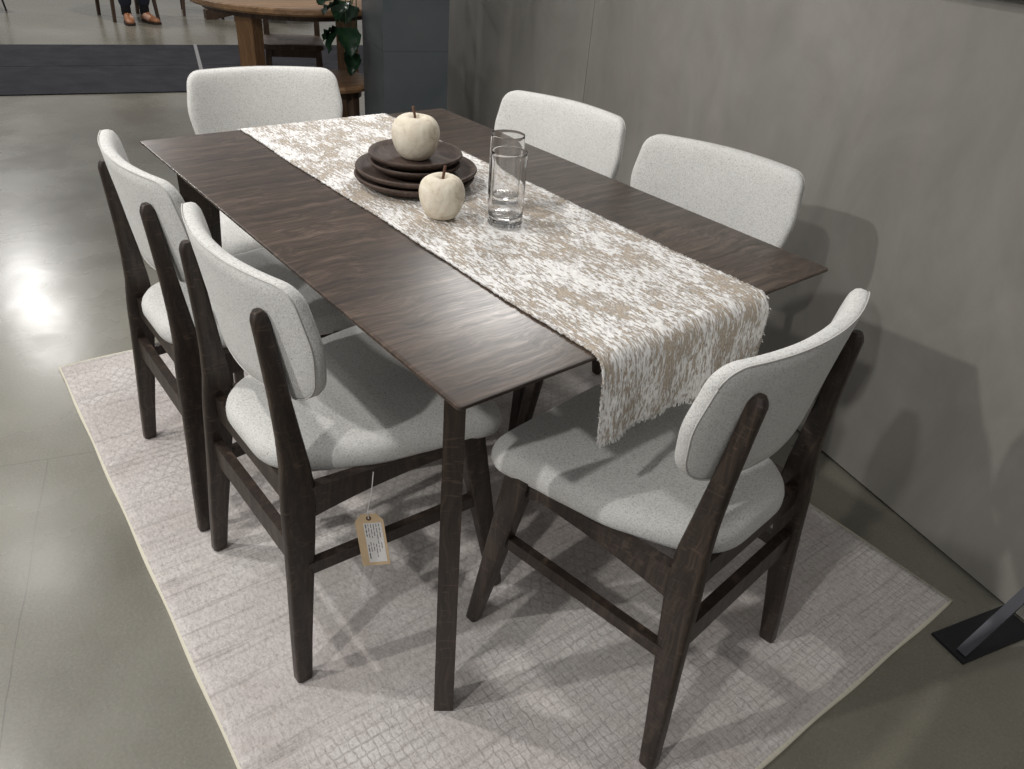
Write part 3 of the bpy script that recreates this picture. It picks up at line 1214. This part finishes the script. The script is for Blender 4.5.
for b_, t_, w_ in LEAVES:
    b_ = Vector(b_) - PB
    if b_.y < -.3:       # arching over the table edge and hanging down in front of it
        w1 = Vector((-2.55, 1.44, .80)) - PB
        w2 = Vector((-2.52, 1.14, .97)) - PB
        w3 = Vector((b_.x - .01, b_.y + .01, max(b_.z, .80) + .05))
        P4 = [Vector((0, 0, .24)), w1, w2, w3, b_]
    else:
        P4 = [Vector((0, 0, .24)), Vector((0, 0, .24)).lerp(b_, .45) + Vector((-.01, 0, .10)), b_ + Vector((0, 0, .015)), b_]
    pts = []
    for i in range(len(P4) - 1):
        for k in range(6):
            f = k / 6
            a0, a1, a2, a3 = P4[max(i - 1, 0)], P4[i], P4[i + 1], P4[min(i + 2, len(P4) - 1)]
            pts.append(.5 * ((2 * a1) + (a2 - a0) * f + (2 * a0 - 5 * a1 + 4 * a2 - a3) * f * f + (3 * a1 - a0 - 3 * a2 + a3) * f ** 3))
    pts.append(P4[-1])
    add_tube(bm, pts, .0040, 6, .0024)
obj('stem', bm, M['plantstem'], pl, smooth=True)
for i, (b_, t_, w_) in enumerate(LEAVES):
    o = obj('leaf', leaf_bm(Vector(b_) - PB, Vector(t_) - PB, w_, .35, (i % 3 - 1) * .4), M['leaf'], pl, smooth=True)


# ------------------------------------------------------------------ background: simple wooden chairs
def simple_chair(loc, rz, label, legmat, seatmat, w=.38, dpt=.40, metal=False, splay=.02, group='wooden chairs across the aisle'):
    t = thing('wooden_chair' if not metal else 'metal_leg_chair', label, 'chair', loc, rz, group)
    out = round_poly([(-w / 2, -dpt / 2), (w / 2, -dpt / 2), (w / 2 + .01, dpt / 2), (-w / 2 - .01, dpt / 2)], [.05] * 4, 5)
    bm = bmesh.new()
    add_loft(bm, [[(p.x * k, p.y * k, z) for p in out] for z, k in ((.425, .96), (.43, .99), (.445, 1.0), (.455, .985), (.458, .95))])
    o = obj('seat', bm, seatmat, t)
    set_smooth_angle(o, 40)
    lw = .018 if metal else .034
    for sx in (-1, 1):
        obj('leg', bar_bm((sx * (w / 2 - .02 + splay), dpt / 2 - .03 + splay, 0), (sx * (w / 2 - .03), dpt / 2 - .04, .43), lw * .75, lw * .75, up=(0, 1, 0), bev=.003, w1=lw, h1=lw), legmat, t)
        bm = bmesh.new()
        x = sx * (w / 2 - .02)
        rings = []
        for z, y, k in ((0, -dpt / 2 - .03 - splay, .8), (.43, -dpt / 2 + .01, 1.0), (.62, -dpt / 2 - .02, .9), (.80, -dpt / 2 - .07, .7)):
            rings.append([(x + a * lw / 2 * k, y + b * lw / 2 * k, z) for a, b in ((-1, -1), (1, -1), (1, 1), (-1, 1))])
        add_loft(bm, rings)
        obj('leg', bm, legmat, t)
    bm = bmesh.new()
    rings = []
    for i in range(9):
        f = i / 8 * 2 - 1
        y = -dpt / 2 - .045 - .03 * (1 - f * f)
        rings.append([(f * w / 2, y + a, z) for a, z in ((-.009, .66), (.009, .66), (-.001, .80), (-.019, .80))])
    add_loft(bm, rings)
    obj('backrest', bm, seatmat, t)
    for y in (dpt / 2 - .05, -dpt / 2 + .015):
        obj('apron', box_bm((0, y, .405), (w - .08, .018, .045), bev=.002), legmat, t)
    return t

simple_chair((-3.42, 1.235, 0), radians(-90 - 24), 'brown wooden seat chair tucked under the round table', M['darkbrown'], M['darkbrown'], .34, .36, group='wooden chairs across the aisle')
simple_chair((-7.40, 1.355, 0), radians(-90 + 5), 'brown wooden chair across the aisle with a person sitting on it', M['darkbrown'], M['darkbrown'], .41, .42)
simple_chair((-7.60, 2.13, 0), radians(-90 - 14), 'brown wooden chair across the aisle beside the pedestal table', M['darkbrown'], M['darkbrown'], .37, .42)
simple_chair((-8.13, .20, 0), radians(-90 + 8), 'thin black legged chair at the far left edge of the aisle', M['black'], M['black'], .36, .38, True, .03, None)

# pedestal table with crossed foot beams
ptc = Vector((-7.22, 2.64, 0))
pt = thing('pedestal_table', 'brown wooden table on crossed foot beams at the far side of the aisle', 'table', ptc)
for (ex, ey) in ((-.02, -.60), (.28, -.38), (.05, .52), (-.34, .36)):
    bm = bmesh.new()
    rings = []
    e = Vector((ex, ey, 0))
    dirv = e.normalized()
    sd = Vector((-dirv.y, dirv.x, 0)) * .045
    for f, z0, z1 in ((0.08, .075, .19), (.45, .05, .165), (.75, .012, .125), (.92, 0, .10), (1.0, .004, .085)):
        c = e * f
        rings.append([c - sd + Vector((0, 0, z0)), c + sd + Vector((0, 0, z0)), c + sd + Vector((0, 0, z1)), c - sd + Vector((0, 0, z1))])
    add_loft(bm, rings)
    bevelled(bm, .006, 1, 40)
    obj('foot_beam', bm, M['darkbrown'], pt)
bm = bmesh.new()
add_lathe(bm, [(0, .06), (.10, .06), (.085, .2), (.07, .45), (.10, .66), (.2, .712), (0, .712)], 24)
obj('pedestal', bm, M['darkbrown'], pt, smooth=True)
bm = bmesh.new()
add_lathe(bm, [(0, .71), (.50, .71), (.55, .722), (.55, .742), (.54, .75), (0, .75)], 64)
obj('tabletop', bm, M['brown'], pt)

# ------------------------------------------------------------------ background: seated person
pr_ = thing('person', 'seated person in dark jeans and tan leather shoes across the aisle', 'person', (-7.44, 1.325, 0), radians(-90 + 6))


def skin_obj(name, verts, edges, radii, mat, parent, root=0, sub=2):
    me = bpy.data.meshes.new(name)
    me.from_pydata(verts, edges, [])
    me.materials.append(mat)
    o = bpy.data.objects.new(name, me)
    COL.objects.link(o)
    o.parent = parent
    sk = o.modifiers.new('skin', 'SKIN')
    for i, rr in enumerate(radii):
        v = me.skin_vertices[0].data[i]
        v.radius = rr if isinstance(rr, tuple) else (rr, rr)
        v.use_root = (i == root)
    sk.use_smooth_shade = True
    ss = o.modifiers.new('sub', 'SUBSURF')
    ss.levels = ss.render_levels = sub
    return o

# local frame: y forward, x to the person's right, seated
V = [(0, -.08, .54), (0, -.10, .70), (0, -.10, .88), (0, -.09, 1.02), (0, -.08, 1.09), (0, -.055, 1.17), (0, -.06, 1.27),   # spine 0-6
     (.09, -.06, .53), (.085, .15, .53), (.085, .335, .51), (.085, .335, .36), (.085, .30, .12), (.085, .31, .055), (.085, .42, .035),
     (-.09, -.06, .53), (-.085, .15, .53), (-.085, .335, .51), (-.085, .335, .36), (-.085, .30, .12), (-.085, .31, .055), (-.085, .42, .035),
     (.18, -.10, 1.01), (.23, -.07, .78), (.18, .12, .66), (.13, .20, .63),
     (-.18, -.10, 1.01), (-.23, -.07, .78), (-.18, .12, .66), (-.13, .20, .63)]
Ed = [(0, 1), (1, 2), (2, 3), (3, 4), (4, 5), (5, 6), (0, 7), (7, 8), (8, 9), (9, 10), (10, 11), (11, 12), (12, 13),
      (0, 14), (14, 15), (15, 16), (16, 17), (17, 18), (18, 19), (19, 20), (3, 21), (21, 22), (22, 23), (23, 24), (3, 25), (25, 26), (26, 27), (27, 28)]
Rd = [.11, .11, .12, .09, .05, .085, .085, .09, .078, .058, .055, .038, .04, .03, .09, .078, .058, .055, .038, .04, .03,
      .05, .04, .032, .028, .05, .04, .032, .028]
skin_obj('body', V, Ed, Rd, M['skin'], pr_)
jv = [V[i] for i in (0, 7, 8, 9, 10, 11, 14, 15, 16, 17, 18)]
je = [(0, 1), (1, 2), (2, 3), (3, 4), (4, 5), (0, 6), (6, 7), (7, 8), (8, 9), (9, 10)]
skin_obj('jeans', jv, je, [.12, .10, .09, .074, .068, .062, .10, .09, .074, .068, .062], M['jeans'], pr_)
sv = [V[i] for i in (0, 1, 2, 3, 21, 22, 25, 26)]
skin_obj('shirt', sv, [(0, 1), (1, 2), (2, 3), (3, 4), (4, 5), (3, 6), (6, 7)], [.125, .125, .135, .10, .062, .052, .062, .052], M['shirt'], pr_)
skin_obj('hair', [(0, -.095, 1.20), (0, -.075, 1.29), (0, -.03, 1.325)], [(0, 1), (1, 2)], [.075, .085, .055], M['hair'], pr_, 1)
for s in (-1, 1):
    bm = bmesh.new()
    rings = []
    for y, w, z0, z1 in ((.262, .030, .012, .085), (.285, .038, .012, .105), (.32, .041, .012, .105), (.36, .043, .012, .082), (.40, .047, .012, .066), (.44, .046, .012, .056), (.47, .036, .012, .046), (.485, .018, .014, .034)):
        ring = []
        for k in range(12):
            a = 2 * pi * k / 12
            ring.append((s * (.085 + .22 * (y - .3)) + w * cos(a) * (1 if sin(a) < 0 else .85), y, (z0 + z1) / 2 + (z1 - z0) / 2 * sin(a)))
        rings.append(ring)
    add_loft(bm, rings)
    sh = obj('shoe', bm, M['shoe'], pr_, smooth=True)
    bm = bmesh.new()
    add_loft(bm, [[(s * (.085 + .22 * (y - .3)) + w, y, z) for y, w in ((.258, -.024), (.258, .024), (.30, .040), (.36, .044), (.43, .048), (.475, .034), (.49, .012), (.49, -.012), (.475, -.034), (.43, -.048), (.36, -.044), (.30, -.040))]
                  for z in (.0005, .020)])
    obj('sole', bm, M['sole'], sh)
    bm = bmesh.new()
    add_tube(bm, [(s * .085, .30, .07), (s * .085, .302, .13), (s * .085, .304, .17)], .043, 14)
    obj('sock', bm, M['sock'], pr_, smooth=True)
